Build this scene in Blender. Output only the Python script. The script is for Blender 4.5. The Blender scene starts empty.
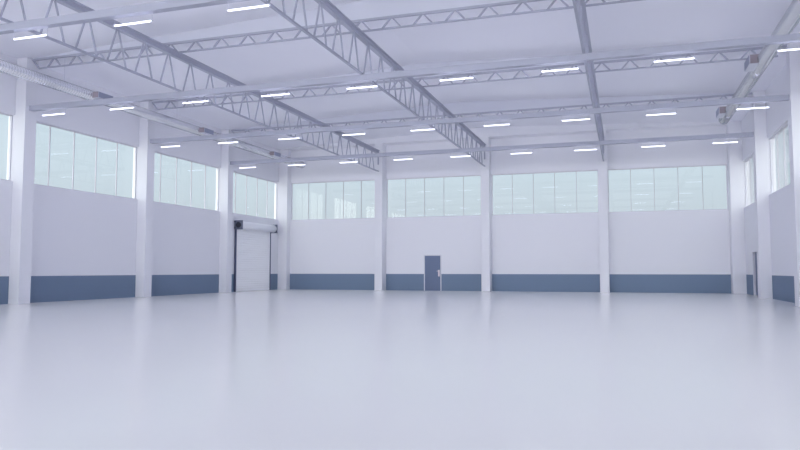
import bpy, bmesh, math
from mathutils import Vector, Matrix

sc = bpy.context.scene
COL = sc.collection

# ------------------------------------------------------------------ dimensions (metres)
XL, XR = -21.787, 6.213          # side walls (inner faces)
YB, YF = 41.36, -14.64           # far wall, wall behind the camera
H = 1.243                        # camera height
SILL, HEAD, DADO = 4.60, 7.113, 1.03
EAVE, RIDGE = 9.30, 9.90
XM = (XL + XR) / 2
ROWS = [20.18 + 7 * k for k in (2, 1, 0, -1, -2, -3, -4)]   # 34.18 ... -7.82
CW, CD = 0.536, 0.49             # side column width / depth
BW, BD = 0.507, 0.78             # far column width / depth
GX = [-14.61, -7.81, -0.965]      # girder axes
WT = 0.30                        # wall thickness
FSILL, FTOP = 0.4, 8.4           # unseen end wall: glazing added to light the room

def roof_z(x):
    return RIDGE - (RIDGE - EAVE) * abs(x - XM) / (XR - XM)

# ------------------------------------------------------------------ materials
def principled(name, col, rough=0.6, metal=0.0, spec=0.5, noise=0.0, nscale=2.0, rvar=0.0):
    m = bpy.data.materials.new(name); m.use_nodes = True
    nt = m.node_tree; b = nt.nodes['Principled BSDF']
    b.inputs['Base Color'].default_value = (*col, 1)
    b.inputs['Roughness'].default_value = rough
    b.inputs['Metallic'].default_value = metal
    b.inputs['Specular IOR Level'].default_value = spec
    if noise or rvar:
        tc = nt.nodes.new('ShaderNodeTexCoord')
        n = nt.nodes.new('ShaderNodeTexNoise'); n.inputs['Scale'].default_value = nscale
        n.inputs['Detail'].default_value = 5
        nt.links.new(tc.outputs['Object'], n.inputs['Vector'])
        if noise:
            r = nt.nodes.new('ShaderNodeMix'); r.data_type = 'RGBA'
            r.inputs[6].default_value = (*[c * (1 - noise) for c in col], 1)
            r.inputs[7].default_value = (*[min(1, c * (1 + noise)) for c in col], 1)
            nt.links.new(n.outputs['Fac'], r.inputs[0]); nt.links.new(r.outputs[2], b.inputs['Base Color'])
        if rvar:
            mr = nt.nodes.new('ShaderNodeMapRange')
            mr.inputs['To Min'].default_value = rough - rvar; mr.inputs['To Max'].default_value = rough + rvar
            nt.links.new(n.outputs['Fac'], mr.inputs['Value']); nt.links.new(mr.outputs['Result'], b.inputs['Roughness'])
    return m

M = {}
M['white'] = principled('column_paint', (0.78, 0.78, 0.83), 0.55, spec=0.3, noise=0.01)
M['ceiling'] = principled('ceiling_panels', (0.80, 0.80, 0.865), 0.8, spec=0.15, noise=0.015, nscale=0.3)
M['steel'] = principled('painted_steel', (0.39, 0.40, 0.485), 0.5, spec=0.3)
M['beam'] = principled('painted_beam', (0.39, 0.40, 0.485), 0.5, spec=0.3)
M['frame'] = principled('window_frame_paint', (0.66, 0.66, 0.72), 0.4)
M['floor'] = principled('sealed_concrete', (0.785, 0.78, 0.77), 0.19, spec=0.36, noise=0.01, nscale=0.35)
M['duct'] = principled('duct_metal', (0.90, 0.905, 0.94), 0.20, metal=0.85)
M['ductbox'] = principled('outlet_box_metal', (0.62, 0.63, 0.70), 0.5, metal=0.2)
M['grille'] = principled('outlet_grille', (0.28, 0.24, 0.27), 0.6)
M['sidepanel'] = principled('side_panel_paint', (0.26, 0.28, 0.38), 0.5)
M['rib'] = principled('rib_paint', (0.62, 0.63, 0.71), 0.7, spec=0.2)
M['mullion'] = principled('mullion_paint', (0.52, 0.52, 0.58), 0.5)
M['leaf'] = principled('door_leaf_paint', (0.14, 0.18, 0.285), 0.5, spec=0.3)
M['handle'] = principled('satin_metal', (0.75, 0.66, 0.70), 0.35, metal=0.3)
M['rail'] = principled('dark_rail', (0.10, 0.115, 0.19), 0.5)
M['plate'] = principled('grey_plate', (0.15, 0.165, 0.235), 0.5)
M['hub'] = principled('dark_hub', (0.02, 0.022, 0.035), 0.5)
M['curtain'] = principled('shutter_slats', (0.92, 0.92, 0.95), 0.4, spec=0.4)
M['roll'] = principled('shutter_roll', (0.82, 0.83, 0.89), 0.3, spec=0.5)
M['wire'] = principled('wire', (0.5, 0.5, 0.6), 0.4)

def wall_material():
    m = bpy.data.materials.new('wall_paint_with_blue_dado'); m.use_nodes = True
    nt = m.node_tree; b = nt.nodes['Principled BSDF']
    g = nt.nodes.new('ShaderNodeTexCoord'); s = nt.nodes.new('ShaderNodeSeparateXYZ')
    nt.links.new(g.outputs['Object'], s.inputs[0])
    lt = nt.nodes.new('ShaderNodeMath'); lt.operation = 'LESS_THAN'; lt.inputs[1].default_value = DADO
    nt.links.new(s.outputs['Z'], lt.inputs[0])
    mx = nt.nodes.new('ShaderNodeMix'); mx.data_type = 'RGBA'
    mx.inputs[6].default_value = (0.79, 0.79, 0.84, 1)
    mx.inputs[7].default_value = (0.165, 0.225, 0.325, 1)
    nt.links.new(lt.outputs[0], mx.inputs[0]); nt.links.new(mx.outputs[2], b.inputs['Base Color'])
    b.inputs['Roughness'].default_value = 0.6; b.inputs['Specular IOR Level'].default_value = 0.25
    return m
M['wall'] = wall_material()

def glass_material():
    m = bpy.data.materials.new('window_glass'); m.use_nodes = True
    nt = m.node_tree; nt.nodes.clear()
    out = nt.nodes.new('ShaderNodeOutputMaterial')
    tr = nt.nodes.new('ShaderNodeBsdfTransparent'); tr.inputs[0].default_value = (0.985, 0.995, 0.995, 1)
    gl = nt.nodes.new('ShaderNodeBsdfGlossy'); gl.inputs['Roughness'].default_value = 0.0
    geo = nt.nodes.new('ShaderNodeNewGeometry')
    dot = nt.nodes.new('ShaderNodeVectorMath'); dot.operation = 'DOT_PRODUCT'
    nt.links.new(geo.outputs['Incoming'], dot.inputs[0]); nt.links.new(geo.outputs['Normal'], dot.inputs[1])
    ab = nt.nodes.new('ShaderNodeMath'); ab.operation = 'ABSOLUTE'
    nt.links.new(dot.outputs['Value'], ab.inputs[0])
    om = nt.nodes.new('ShaderNodeMath'); om.operation = 'SUBTRACT'; om.inputs[0].default_value = 1
    nt.links.new(ab.outputs[0], om.inputs[1])
    pw = nt.nodes.new('ShaderNodeMath'); pw.operation = 'POWER'; pw.inputs[1].default_value = 5
    nt.links.new(om.outputs[0], pw.inputs[0])
    ma = nt.nodes.new('ShaderNodeMath'); ma.operation = 'MULTIPLY_ADD'
    F0 = 0.045
    ma.inputs[1].default_value = 1 - F0; ma.inputs[2].default_value = F0
    nt.links.new(pw.outputs[0], ma.inputs[0])
    mix = nt.nodes.new('ShaderNodeMixShader')
    nt.links.new(ma.outputs[0], mix.inputs[0]); nt.links.new(tr.outputs[0], mix.inputs[1]); nt.links.new(gl.outputs[0], mix.inputs[2])
    nt.links.new(mix.outputs[0], out.inputs[0])
    return m
M['glass'] = glass_material()

LAMP = 80.0
SKY_BACK, SKY_GLOW, SKY_TOP = 0.5, 10.0, 2.4
SKY_COL = (1.0, 1.0, 0.93)
def emission():
    m = bpy.data.materials.new('lit_tube'); m.use_nodes = True
    nt = m.node_tree; nt.nodes.clear()
    out = nt.nodes.new('ShaderNodeOutputMaterial'); e = nt.nodes.new('ShaderNodeEmission')
    e.inputs[0].default_value = (0.96, 0.975, 1.16, 1); e.inputs[1].default_value = LAMP
    nt.links.new(e.outputs[0], out.inputs[0]); return m
M['tube'] = emission()

# ------------------------------------------------------------------ helpers
def box(bm, x0, x1, y0, y1, z0, z1):
    vs = [bm.verts.new((x, y, z)) for z in (z0, z1) for y in (y0, y1) for x in (x0, x1)]
    for f in ((0, 2, 3, 1), (4, 5, 7, 6), (0, 1, 5, 4), (2, 6, 7, 3), (0, 4, 6, 2), (1, 3, 7, 5)):
        bm.faces.new([vs[i] for i in f])

def prism_y(bm, pts, y0, y1):
    """polygon given as (x, z) extruded along y"""
    a = [bm.verts.new((x, y0, z)) for x, z in pts]; b = [bm.verts.new((x, y1, z)) for x, z in pts]
    n = len(pts)
    bm.faces.new(a); bm.faces.new(b[::-1])
    for i in range(n):
        bm.faces.new((a[i], b[i], b[(i + 1) % n], a[(i + 1) % n]))

def bar(bm, p, q, w, square=False, seg=8):
    """bar of width w between two points"""
    p, q = Vector(p), Vector(q); d = (q - p); L = d.length; d.normalize()
    up = Vector((0, 0, 1)) if abs(d.z) < 0.9 else Vector((1, 0, 0))
    s = d.cross(up).normalized(); t = s.cross(d).normalized()
    if square:
        ring = [(s + t), (-s + t), (-s - t), (s - t)]; ring = [r * (w / 2) for r in ring]
    else:
        ring = [(s * math.cos(a) + t * math.sin(a)) * (w / 2) for a in [2 * math.pi * i / seg for i in range(seg)]]
    A = [bm.verts.new(p + r) for r in ring]; B = [bm.verts.new(q + r) for r in ring]
    n = len(ring)
    bm.faces.new(A[::-1]); bm.faces.new(B)
    for i in range(n):
        bm.faces.new((A[i], A[(i + 1) % n], B[(i + 1) % n], B[i]))

def lathe_y(bm, prof, cx, cz, seg=28, y0=0):
    """profile (y, r) revolved about an axis parallel to y"""
    prev = None; first = None
    for y, r in prof:
        ring = [bm.verts.new((cx + r * math.cos(2 * math.pi * i / seg), y0 + y, cz + r * math.sin(2 * math.pi * i / seg))) for i in range(seg)]
        if prev:
            for i in range(seg):
                bm.faces.new((prev[i], prev[(i + 1) % seg], ring[(i + 1) % seg], ring[i]))
        else:
            first = ring
        prev = ring
    bm.faces.new(first); bm.faces.new(prev[::-1])

def obj(name, bm, mat, parent=None, smooth=False, origin=None, bevel=0):
    me = bpy.data.meshes.new(name)
    bmesh.ops.recalc_face_normals(bm, faces=bm.faces[:])
    if origin is not None:
        bmesh.ops.translate(bm, verts=bm.verts[:], vec=-Vector(origin))
    bm.to_mesh(me); bm.free()
    me.materials.append(mat)
    if smooth:
        for p in me.polygons: p.use_smooth = True
    o = bpy.data.objects.new(name, me); COL.objects.link(o)
    if origin is not None: o.location = origin
    if parent is not None: o.parent = parent
    if bevel:
        b = o.modifiers.new('bevel', 'BEVEL'); b.width = bevel; b.segments = 2; b.limit_method = 'ANGLE'
    return o

def tag(o, label, cat, group=None, kind=None):
    o['label'] = label; o['category'] = cat
    if group: o['group'] = group
    if kind: o['kind'] = kind
    return o

def thing(name, label, cat, loc=(0, 0, 0), group=None, kind=None):
    o = bpy.data.objects.new(name, None); COL.objects.link(o); o.location = loc
    o.empty_display_size = 0.2
    return tag(o, label, cat, group, kind)

def copy_tree(o, parent=None):
    c = o.copy(); COL.objects.link(c)
    if parent is not None: c.parent = parent
    for ch in list(o.children): copy_tree(ch, c)
    return c

# ------------------------------------------------------------------ setting
bm = bmesh.new(); box(bm, XL - WT, XR + WT, YF - WT, YB + WT, -0.3, 0.0)
tag(obj('floor', bm, M['floor']), 'large empty grey sealed concrete floor', 'floor', kind='structure')

bm = bmesh.new()
T = 0.25
sl = (RIDGE - EAVE) / (XR - XM)
prism_y(bm, [(XL - WT, EAVE - WT * sl), (XM, RIDGE), (XR + WT, EAVE - WT * sl), (XR + WT, EAVE - WT * sl + T), (XM, RIDGE + T), (XL - WT, EAVE - WT * sl + T)], YF - WT, YB + WT)
tag(obj('ceiling', bm, M['ceiling']), 'low-pitched pale ceiling under the roof with a central ridge', 'ceiling', kind='structure')

side_cols = sorted(y - CW / 2 for y in ROWS)               # near faces of the side columns
# window spans on a side wall
def side_spans(far_edge):
    e = [YF + 0.5] + side_cols
    spans = []
    starts = [YF + 0.5] + [y + CW for y in side_cols]
    ends = side_cols + [far_edge]
    for a, b in zip(starts, ends): spans.append((a, b))
    return spans
spansL = side_spans(40.85)
spansR = side_spans(40.58)
backX = [(-21.60, -21.14), (-14.864, -14.357), (-8.078, -7.571), (-1.28, -0.773), (5.566, XR)]   # far columns
spansB = [(backX[i][1], backX[i + 1][0]) for i in range(4)]

# left wall
bm = bmesh.new()
box(bm, XL - WT, XL, YF - WT, YB + WT, 0, SILL)
box(bm, XL - WT, XL, YF - WT, YB + WT, HEAD, EAVE + 0.01)
ed = [YF - WT] + [v for s in spansL for v in s] + [YB + WT]
for i in range(0, len(ed), 2): box(bm, XL - WT, XL, ed[i], ed[i + 1], SILL, HEAD)
tag(obj('wall_left', bm, M['wall']), 'long white left wall with a dark blue painted dado', 'wall', kind='structure')

# right wall with a recessed doorway
D2 = (37.35, 38.58, 2.20)
bm = bmesh.new()
box(bm, XR, XR + WT, YF - WT, D2[0], 0, SILL)
box(bm, XR, XR + WT, D2[1], YB + WT, 0, SILL)
box(bm, XR, XR + WT, D2[0], D2[1], D2[2], SILL)
box(bm, XR, XR + WT, YF - WT, YB + WT, HEAD, EAVE + 0.01)
ed = [YF - WT] + [v for s in spansR for v in s] + [YB + WT]
for i in range(0, len(ed), 2): box(bm, XR, XR + WT, ed[i], ed[i + 1], SILL, HEAD)
tag(obj('wall_right', bm, M['wall']), 'white right wall with a dark blue painted dado', 'wall', kind='structure')

# far wall with the header beam over the columns
bm = bmesh.new()
box(bm, XL, XR, YB, YB + WT, 0, SILL)
prism_y(bm, [(XL, HEAD), (XR, HEAD), (XR, EAVE), (XM, RIDGE + 0.02), (XL, EAVE)], YB, YB + WT)
ed = [XL] + [v for s in spansB for v in s] + [XR]
for i in range(0, len(ed), 2): box(bm, ed[i], ed[i + 1], YB, YB + WT, SILL, HEAD)
prism_y(bm, [(XL, EAVE - 0.02), (XR, EAVE - 0.02), (XR, EAVE + 0.005), (XM, RIDGE + 0.02), (XL, EAVE + 0.005)], YB - BD, YB)
tag(obj('wall_back', bm, M['wall']), 'far white wall with blue painted dado and a header above the recessed bays', 'wall', kind='structure')

bm = bmesh.new()
prism_y(bm, [(XL, FTOP), (XR, FTOP), (XR, EAVE), (XM, RIDGE + 0.02), (XL, EAVE)], YF - WT, YF)
box(bm, XL, XR, YF - WT, YF, 0, FSILL)
for i in range(5):
    box(bm, XL + 6.9 * i, XL + 6.9 * i + 0.4, YF - WT, YF, FSILL, FTOP)
tag(obj('wall_front', bm, M['wall']), 'unseen end wall behind the viewer, with glazing added for light', 'wall', kind='structure')

# ------------------------------------------------------------------ windows
wn = 0
def window(axis, c, a, b, sgn, label, SILL=SILL, HEAD=HEAD):
    """axis 'x': wall normal along x at x=c, span a..b in y; sgn = outward direction"""
    global wn; wn += 1
    org = (c, (a + b) / 2, SILL) if axis == 'x' else ((a + b) / 2, c, SILL)
    t = thing('window_%d' % wn, label, 'window', org, kind='structure')
    def B(bm, s0, s1, d0, d1, z0, z1):
        lo, hi = sorted((c + sgn * d0, c + sgn * d1))
        if axis == 'x': box(bm, lo, hi, s0, s1, z0, z1)
        else: box(bm, s0, s1, lo, hi, z0, z1)
    fr = 0.05
    def add(name, bm, mat):
        o = obj(name, bm, mat, t); o.matrix_parent_inverse = Matrix.Translation(-Vector(org)); return o
    bm = bmesh.new()
    B(bm, a, b, 0.10, 0.19, SILL, SILL + 0.035); B(bm, a, b, 0.10, 0.19, HEAD - fr, HEAD)
    B(bm, a, a + fr, 0.10, 0.19, SILL + 0.035, HEAD - fr); B(bm, b - fr, b, 0.10, 0.19, SILL + 0.035, HEAD - fr)
    add('window_frame', bm, M['frame'])
    for k in range(1, 5):
        s = a + (b - a) * k / 5
        bm = bmesh.new(); B(bm, s - 0.013, s + 0.013, 0.115, 0.175, SILL + 0.035, HEAD - fr); add('mullion', bm, M['mullion'])
    bm = bmesh.new(); B(bm, a + 0.02, b - 0.02, 0.140, 0.152, SILL + 0.02, HEAD - 0.03); add('glass_pane', bm, M['glass'])

nm = {7: 'farthest', 6: 'second farthest', 5: 'third farthest', 4: 'partly cut off by the frame edge'}
for i, (a, b) in enumerate(spansL):
    lab = {7: 'high window of the left wall above the roller shutter', 6: 'high window of the left wall next nearer than the shutter bay',
           5: 'largest fully shown high window of the left wall', 4: 'high window of the left wall cut by the left picture edge'}.get(i, 'high side window of the left wall behind the viewer')
    window('x', XL, a, b, -1, lab)
for i, (a, b) in enumerate(spansB):
    window('y', YB, a, b, 1, ['high window in the leftmost bay of the far wall, showing pale reflections', 'high window of the far wall above the blue door',
           'high window of the far wall in the bay right of the blue door', 'high window in the rightmost and widest looking bay of the far wall'][i])
for i, (a, b) in enumerate(spansR):
    lab = {7: 'high window of the right wall nearest the far corner', 6: 'tall looking window of the right wall between the two near columns'}.get(i, 'high side window of the right wall beyond the frame')
    window('x', XR, a, b, 1, lab)

for i in range(4):  # added glazing, out of view, lets fill light in from behind
    window('y', YF, XL + 6.9 * i + 0.4, XL + 6.9 * (i + 1), -1, 'tall unseen bay of glazing added behind the viewer to light the room', FSILL, FTOP)

# ------------------------------------------------------------------ columns
def column(x0, x1, y0, y1, z1, label, group):
    bm = bmesh.new(); box(bm, x0, x1, y0, y1, 0, z1)
    tag(obj('column', bm, M['white'], origin=((x0 + x1) / 2, (y0 + y1) / 2, 0), bevel=0.008), label, 'column', group)

labL = {20.18: 'white square column on the left wall nearest the viewer, at the left picture edge', 27.18: 'middle white column on the left wall between two high windows',
        34.18: 'white column on the left wall just before the roller shutter'}
labR = {34.18: 'white column on the right wall partly hiding the side door', 27.18: 'white column cut by the right picture edge'}
for y in ROWS:
    y = round(y, 2)
    if y in labL or y > 5:
        column(XL, XL + CD, y - CW / 2, y + CW / 2, roof_z(XL + CD) - 0.02, labL.get(y, 'white side column of the left wall outside the frame'), 'columns along the left wall')
        column(XR - CD, XR, y - CW / 2, y + CW / 2, roof_z(XL + CD) - 0.02, labR.get(y, 'white side column of the right wall outside the frame'), 'columns along the right wall')
    else:
        column(XL, XL + CD, y - CW / 2, y + CW / 2, roof_z(XL + CD) - 0.02, 'white side column behind the viewer', 'columns behind the viewer')
        column(XR - CD, XR, y - CW / 2, y + CW / 2, roof_z(XL + CD) - 0.02, 'white side column behind the viewer', 'columns behind the viewer')
bl = ['white column in the far left corner beside the shutter', 'white column of the far wall left of the blue door', 'white column of the far wall right of the blue door',
      'white column of the far wall under the rightmost girder', 'white column in the far right corner']
for i, (a, b) in enumerate(backX):
    if i == 0: column(XL, b, 40.85, YB, EAVE - 0.02, bl[i], 'columns of the far wall')
    else: column(a, b, YB - BD, YB, EAVE - 0.02, bl[i], 'columns of the far wall')

# ------------------------------------------------------------------ longitudinal girders
def girder(x, label):
    y0, y1 = YF, YB - BD
    t = thing('roof_girder', label, 'truss', (x, y1, 7.5), 'lengthwise roof girders')
    inv = Matrix.Translation(-Vector((x, y1, 7.5)))
    def add(name, bm, mat=M['steel']):
        o = obj(name, bm, mat, t); o.matrix_parent_inverse = inv; return o
    bm = bmesh.new()      # I section
    zb, zt, w = 8.61, 8.83, 0.08
    prism_y(bm, [(x - w, zb), (x + w, zb), (x + w, zb + 0.035), (x + 0.035, zb + 0.06), (x + 0.035, zt - 0.05), (x + w, zt - 0.03), (x + w, zt), (x - w, zt),
                 (x - w, zt - 0.03), (x - 0.035, zt - 0.05), (x - 0.035, zb + 0.06), (x - w, zb + 0.035)], y0, y1)
    add('top_chord', bm)
    bm = bmesh.new(); box(bm, x - 0.035, x + 0.035, y0, y1, 7.47, 7.53); add('bottom_chord', bm)
    k = -23
    while True:
        ya = 14.459 + 1.2445 * k; k += 1
        if ya < y0 + 0.5: continue
        if ya > y1 - 0.3: break
        for s in (-1, 1):
            yf = ya + s * 0.415
            if yf > y1: continue
            bm = bmesh.new(); bar(bm, (x, ya + s * 0.03, 8.64), (x, yf, 7.50), 0.06); add('diagonal', bm)
    bm = bmesh.new(); bar(bm, (x, y1 - 0.05, 8.64), (x, y1 - 0.05, 7.92), 0.07, True); add('end_post', bm)
girder(GX[0], 'leftmost of the three lengthwise steel lattice girders, meeting the column left of the blue door')
girder(GX[1], 'middle lengthwise steel lattice girder, ending at the column right of the blue door')
girder(GX[2], 'rightmost lengthwise girder seen edge-on as a narrow upright strip')

# ------------------------------------------------------------------ cross lattices, ribs and tie beams
def lattice(y, label, rlabel):
    t = thing('cross_lattice', label, 'truss', (XM, y, 8.9), 'shallow cross lattices')
    inv = Matrix.Translation(-Vector((XM, y, 8.9)))
    def add(name, bm):
        o = obj(name, bm, M['steel'], t); o.matrix_parent_inverse = inv
    xa, xb = XL + CD, XR - CD
    bm = bmesh.new(); box(bm, xa, xb, y - 0.04, y + 0.04, 9.225, 9.30); add('top_chord', bm)
    bm = bmesh.new(); box(bm, xa + 0.3, xb - 0.3, y - 0.03, y + 0.03, 8.885, 8.935); add('bottom_chord', bm)
    for k in range(-13, 14):
        ax = XM - 0.083 + 1.033 * k
        for s in (-1, 1):
            if not (xa < ax + s * 0.03 < xb and xa + 0.1 < ax + s * 0.32 < xb - 0.1): continue
            bm = bmesh.new(); bar(bm, (ax + s * 0.03, y, 9.24), (ax + s * 0.32, y, 8.91), 0.05, True); add('diagonal', bm)
    bm = bmesh.new()
    prism_y(bm, [(xa, 9.30), (xb, 9.30), (xb, roof_z(xb)), (XM, RIDGE), (xa, roof_z(xa))], y - 0.05, y + 0.05)
    tag(obj('roof_rib', bm, M['rib']), rlabel, 'beam', 'ceiling ribs over the cross lattices')
rl = ['farthest', 'middle', 'nearest']
for i, y in enumerate(ROWS[:4]):
    w = (rl + ['outside the frame'])[i]
    if i < 3:
        lattice(y, w + ' of the three shallow zigzag cross lattices under the ceiling', 'pale ceiling rib standing on the %s zigzag cross lattice' % w)
    else:
        lattice(y, 'shallow zigzag cross lattice just above the picture', 'pale ceiling rib just above the picture')
tl = ['farthest tie beam, running between the last side columns', 'second farthest tie beam, crossing before the farthest lattice',
      'third farthest tie beam, crossing the full picture width', 'nearest tie beam crossing the top left of the picture']
for i, y in enumerate(ROWS):
    bm = bmesh.new(); box(bm, XL + CD, XR - CD, y - 0.10, y + 0.10, 7.29, 7.48)
    tag(obj('tie_beam', bm, M['beam'], origin=(XM, y, 7.29), bevel=0.01), 'pale ' + tl[i] if i < 4 else 'pale tie beam behind the viewer', 'beam', 'straight tie beams')

# ------------------------------------------------------------------ strip lights
def strip_light():
    t = thing('strip_light', '', 'light', (0, 0, 0))
    bm = bmesh.new(); bar(bm, (0.0, 0, 0), (1.06, 0, 0), 0.04, seg=10); obj('tube', bm, M['tube'], t, smooth=False)
    for x in (0.0, 1.06):
        bm = bmesh.new(); box(bm, x - 0.012, x + 0.012, -0.022, 0.022, -0.022, 0.03); obj('end_cap', bm, M['frame'], t)
        bm = bmesh.new(); bar(bm, (x, 0, 0.03), (x, 0, 0.218), 0.01, seg=6); obj('wire', bm, M['wire'], t)
    return t
proto = strip_light(); used = False
ORD = ['first', 'second', 'third', 'fourth', 'fifth', 'sixth', 'seventh', 'eighth', 'ninth']
rown = ['under the farthest tie beam', 'under the second farthest tie beam', 'under the third farthest tie beam', 'under the nearest tie beam']
for i, y in enumerate(ROWS):
    for k in range(9):
        o = copy_tree(proto) if used else proto
        used = True
        o.location = (-20.73 + 3.093 * k, y, 7.08)
        if i < 3:
            o['label'] = 'lit strip light, %s from the left, %s' % (ORD[k], rown[i]); o['group'] = 'strip lights ' + rown[i]
        elif i == 3 and k in (2, 3, 4):
            o['label'] = 'lit white strip light, %s of the three near the top left picture corner' % ['left', 'middle', 'right'][k - 2]; o['group'] = 'strip lights ' + rown[3]
        else:
            o['label'] = 'lit white strip light outside the picture'; o['group'] = 'strip lights outside the picture'

# ------------------------------------------------------------------ air ducts
def duct(xc, zc, r, y0, y1, boxes, side, label):
    t = thing('air_duct', label, 'duct', (xc, y1, zc), 'corrugated air ducts')
    inv = Matrix.Translation(-Vector((xc, y1, zc)))
    def add(name, bm, mat, parent=t, smooth=False):
        o = obj(name, bm, mat, parent, smooth=smooth)
        o.matrix_parent_inverse = inv if parent is t else Matrix.Identity(4)
        return o
    prof = []; L = y1 - y0; p = 0.12; n = int(L / p)
    prof.append((0, r * 0.5)); prof.append((0.0, r))
    for i in range(1, n):
        yy = i * L / n
        prof += [(yy - p * 0.22, r - 0.014), (yy, r + 0.012), (yy + p * 0.22, r - 0.014)]
    prof += [(L - 0.03, r), (L, r - 0.02), (L, r * 0.5)]
    bm = bmesh.new(); lathe_y(bm, prof, xc, zc, 32, y0); add('duct_tube', bm, M['duct'], smooth=True)
    for (ya, yb, xf, za, zb) in boxes:
        lo, hi = sorted((xf, xc + side * (r - 0.06)))
        bm = bmesh.new(); 
        # open-fronted sheet metal box
        box(bm, lo, hi, ya + 0.02, yb, za, zb)
        b = add('outlet_box', bm, M['ductbox'])
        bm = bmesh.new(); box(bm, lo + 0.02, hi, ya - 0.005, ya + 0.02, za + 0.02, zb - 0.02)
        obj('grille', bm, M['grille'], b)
        bm = bmesh.new(); e = 0.012 * side; lo2, hi2 = sorted((xf, xf + e)); box(bm, lo2, hi2, ya + 0.05, yb - 0.03, za + 0.03, zb - 0.02)  # inner side of the box, coloured darker than its body
        obj('side_panel', bm, M['sidepanel'], b)
    for y in ROWS:
        if y > y1: continue
        zt = roof_z(xc)
        bm = bmesh.new(); box(bm, xc - 0.003, xc + 0.003, y + 0.50, y + 0.506, zc + r - 0.01, zt); add('hanger', bm, M['wire'])
duct(-20.26, 8.27, 0.205, YF, 41.3, [(21.98, 22.85, -19.82, 8.13, 8.40), (29.28, 30.15, -19.82, 8.13, 8.40), (36.55, 37.4, -19.82, 8.13, 8.40)], 1,
     'long shiny corrugated duct hung along the left wall, reaching the far wall')
duct(4.60, 8.27, 0.215, YF, 34.9, [(25.05, 26.05, 4.15, 8.13, 8.46), (32.75, 33.75, 4.15, 8.13, 8.46)], -1,
     'shiny corrugated duct hung near the right wall with a free capped end')

# ------------------------------------------------------------------ doors
YD = YB
def part(name, bm, mat, t, org, **k):
    o = obj(name, bm, mat, t, **k); o.matrix_parent_inverse = Matrix.Translation(-Vector(org)); return o
org = (-11.29, YD, 0)
t = thing('door_1', 'dark blue-grey steel door in the far wall', 'door', org, kind='structure')
x0, x1, zt = -11.79, -10.79, 2.16
bm = bmesh.new(); box(bm, x0 - 0.055, x0, YD - 0.05, YD, 0, zt + 0.06); box(bm, x1, x1 + 0.055, YD - 0.05, YD, 0, zt + 0.06); box(bm, x0, x1, YD - 0.05, YD, zt, zt + 0.06)
part('door_frame', bm, M['frame'], t, org)
bm = bmesh.new(); box(bm, x0, x1, YD - 0.045, YD, 0.005, zt); leaf = part('door_leaf', bm, M['leaf'], t, org)
bm = bmesh.new(); box(bm, x1 - 0.14, x1 - 0.04, YD - 0.06, YD - 0.045, 0.88, 1.28); obj('handle_plate', bm, M['handle'], leaf)
bm = bmesh.new(); bar(bm, (x1 - 0.09, YD - 0.05, 1.21), (x1 - 0.09, YD - 0.11, 1.21), 0.03); bar(bm, (x1 - 0.08, YD - 0.11, 1.21), (x1 - 0.22, YD - 0.11, 1.21), 0.03)
obj('door_handle', bm, M['handle'], leaf)

org = (XR, 37.96, 0)
t = thing('door_2', 'narrow looking dark blue side door recessed in the right wall', 'door', org, kind='structure')
bm = bmesh.new()
box(bm, XR + 0.0, XR + 0.14, D2[1] - 0.03, D2[1], 0, D2[2]); box(bm, XR, XR + 0.14, D2[0], D2[0] + 0.03, 0, D2[2]); box(bm, XR, XR + 0.14, D2[0] + 0.03, D2[1] - 0.03, D2[2] - 0.04, D2[2])
part('door_frame', bm, M['frame'], t, org)
bm = bmesh.new(); box(bm, XR + 0.12, XR + 0.17, D2[0] + 0.02, D2[1] - 0.02, 0.005, D2[2] - 0.03); leaf = part('door_leaf', bm, M['leaf'], t, org)
bm = bmesh.new(); box(bm, XR + 0.105, XR + 0.12, D2[0] + 0.08, D2[0] + 0.16, 0.9, 1.25); obj('handle_plate', bm, M['handle'], leaf)
bm = bmesh.new(); box(bm, XR + 0.17, XR + WT, D2[0], D2[1], 0, D2[2]); part('door_backing', bm, M['leaf'], t, org)

org = (XL, 37.57, 0)
t = thing('door_3', 'white roller shutter with exposed roll on the left wall', 'roller shutter', org, kind='structure')
ya, yb = 35.45, 39.70
bm = bmesh.new()     # slatted curtain: wavy profile
n = 28; pts = []
z = 0.0; dz = 3.78 / n
fa = []
for i in range(n):
    z0 = i * dz
    pts += [(XL + 0.072, z0 + 0.006), (XL + 0.085, z0 + dz * 0.25), (XL + 0.085, z0 + dz * 0.65), (XL + 0.072, z0 + dz - 0.006)]
pts += [(XL + 0.05, 3.78), (XL + 0.05, 0.004)]
prism_y(bm, pts, ya + 0.08, yb - 0.08)
part('shutter_curtain', bm, M['curtain'], t, org)
for y in (ya + 0.03, yb - 0.08):
    bm = bmesh.new(); box(bm, XL, XL + 0.13, y, y + 0.05, 0, 3.72); part('guide_rail', bm, M['rail'], t, org)
bm = bmesh.new(); lathe_y(bm, [(0, 0.1), (0, 0.235), (yb - ya - 0.06, 0.235), (yb - ya - 0.06, 0.1)], XL + 0.30, 3.93, 32, ya + 0.03)
o = part('shutter_roll', bm, M['roll'], t, org)
for p in o.data.polygons: p.use_smooth = abs(p.normal.y) < 0.5
for y, s in ((ya, -1), (yb, 1)):
    bm = bmesh.new(); box(bm, XL, XL + 0.56, min(y, y + 0.025), y + 0.025, 3.66, 4.20)
    b = part('end_plate', bm, M['plate'], t, org)
    yo = y - 0.03 if s < 0 else y + 0.025
    bm = bmesh.new(); lathe_y(bm, [(0, 0.17), (0.03, 0.17)], XL + 0.28, 3.93, 24, yo); obj('hub', bm, M['hub'], b)
    for zz in (3.76, 4.13):
        bm = bmesh.new(); box(bm, XL, XL + 0.07, yo, yo + 0.03, zz - 0.035, zz + 0.035); obj('bracket', bm, M['hub'], b)

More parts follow.
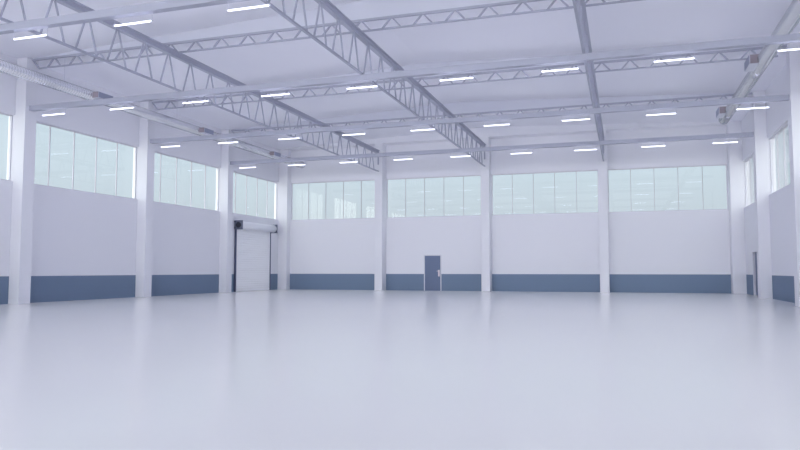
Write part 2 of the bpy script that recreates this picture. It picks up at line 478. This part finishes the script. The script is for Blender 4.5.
# ------------------------------------------------------------------ world: hazy daylight sky
w = bpy.data.worlds.new('sky'); sc.world = w; w.use_nodes = True
nt = w.node_tree; nt.nodes.clear()
out = nt.nodes.new('ShaderNodeOutputWorld'); bg = nt.nodes.new('ShaderNodeBackground')
tc = nt.nodes.new('ShaderNodeTexCoord'); sp = nt.nodes.new('ShaderNodeSeparateXYZ')
nt.links.new(tc.outputs['Generated'], sp.inputs[0])
rmp = nt.nodes.new('ShaderNodeValToRGB')
cr = rmp.color_ramp
def s2l(c): return tuple(((v / 255) / 12.92 if v / 255 <= 0.04045 else ((v / 255 + 0.055) / 1.055) ** 2.4) for v in c)
stops = [(0.0, (150, 152, 165)), (0.5, (172, 188, 198)), (0.535, (203, 215, 224)), (0.57, (211, 227, 237)), (0.62, (210, 228, 240)), (0.70, (192, 214, 232)), (1.0, (170, 200, 230))]
cr.elements[0].position = 0; cr.elements[0].color = (*s2l(stops[0][1]), 1)
cr.elements[1].position = 1; cr.elements[1].color = (*s2l(stops[-1][1]), 1)
for p, c in stops[1:-1]:
    e = cr.elements.new(p); e.color = (*s2l(c), 1)
mr = nt.nodes.new('ShaderNodeMapRange'); mr.inputs['From Min'].default_value = -1; mr.inputs['From Max'].default_value = 1
nt.links.new(sp.outputs['Z'], mr.inputs['Value']); nt.links.new(mr.outputs['Result'], rmp.inputs[0])
# haze brighter behind the viewer; low glow cone and overhead boost added as fill light
def smooth(src, a, b, lo, hi):
    n = nt.nodes.new('ShaderNodeMapRange'); n.interpolation_type = 'SMOOTHSTEP'
    n.inputs['From Min'].default_value = a; n.inputs['From Max'].default_value = b
    n.inputs['To Min'].default_value = lo; n.inputs['To Max'].default_value = hi
    nt.links.new(src, n.inputs['Value']); return n.outputs[0]
def math2(op, a, b):
    n = nt.nodes.new('ShaderNodeMath'); n.operation = op
    nt.links.new(a, n.inputs[0]); nt.links.new(b, n.inputs[1]); return n.outputs[0]
back = smooth(sp.outputs['Y'], 0.1, -0.5, 0.0, SKY_BACK)
glow = smooth(sp.outputs['Y'], -0.88, -0.98, 0.0, SKY_GLOW)
top = smooth(sp.outputs['Z'], 0.35, 0.8, 0.0, SKY_TOP)
extra = math2('ADD', math2('ADD', back, glow), top)
bg2 = nt.nodes.new('ShaderNodeBackground'); bg2.inputs[0].default_value = (*SKY_COL, 1)
nt.links.new(extra, bg2.inputs[1])
nt.links.new(rmp.outputs[0], bg.inputs[0])
ad = nt.nodes.new('ShaderNodeAddShader'); nt.links.new(bg.outputs[0], ad.inputs[0]); nt.links.new(bg2.outputs[0], ad.inputs[1])
nt.links.new(ad.outputs[0], out.inputs[0])

# ------------------------------------------------------------------ camera
cam = bpy.data.cameras.new('camera'); co = bpy.data.objects.new('camera', cam); COL.objects.link(co)
cam.sensor_width = 36; cam.lens = 686.9 / 800 * 36; cam.clip_end = 500
co.location = (0, 0, H)
co.rotation_euler = (math.pi / 2 + 0.0662, 0, 0.314)
sc.camera = co

# ------------------------------------------------------------------ view
sc.view_settings.view_transform = 'Standard'; sc.view_settings.look = 'None'
sc.view_settings.exposure = 0.0; sc.view_settings.gamma = 1.0
sc.view_settings.use_curve_mapping = False
sc.cycles.max_bounces = 12; sc.cycles.diffuse_bounces = 8; sc.cycles.glossy_bounces = 4; sc.cycles.transparent_max_bounces = 12
sc.cycles.sample_clamp_direct = 3.2; sc.cycles.sample_clamp_indirect = 8.0; sc.cycles.use_adaptive_sampling = False
sc.cycles.use_denoising = True
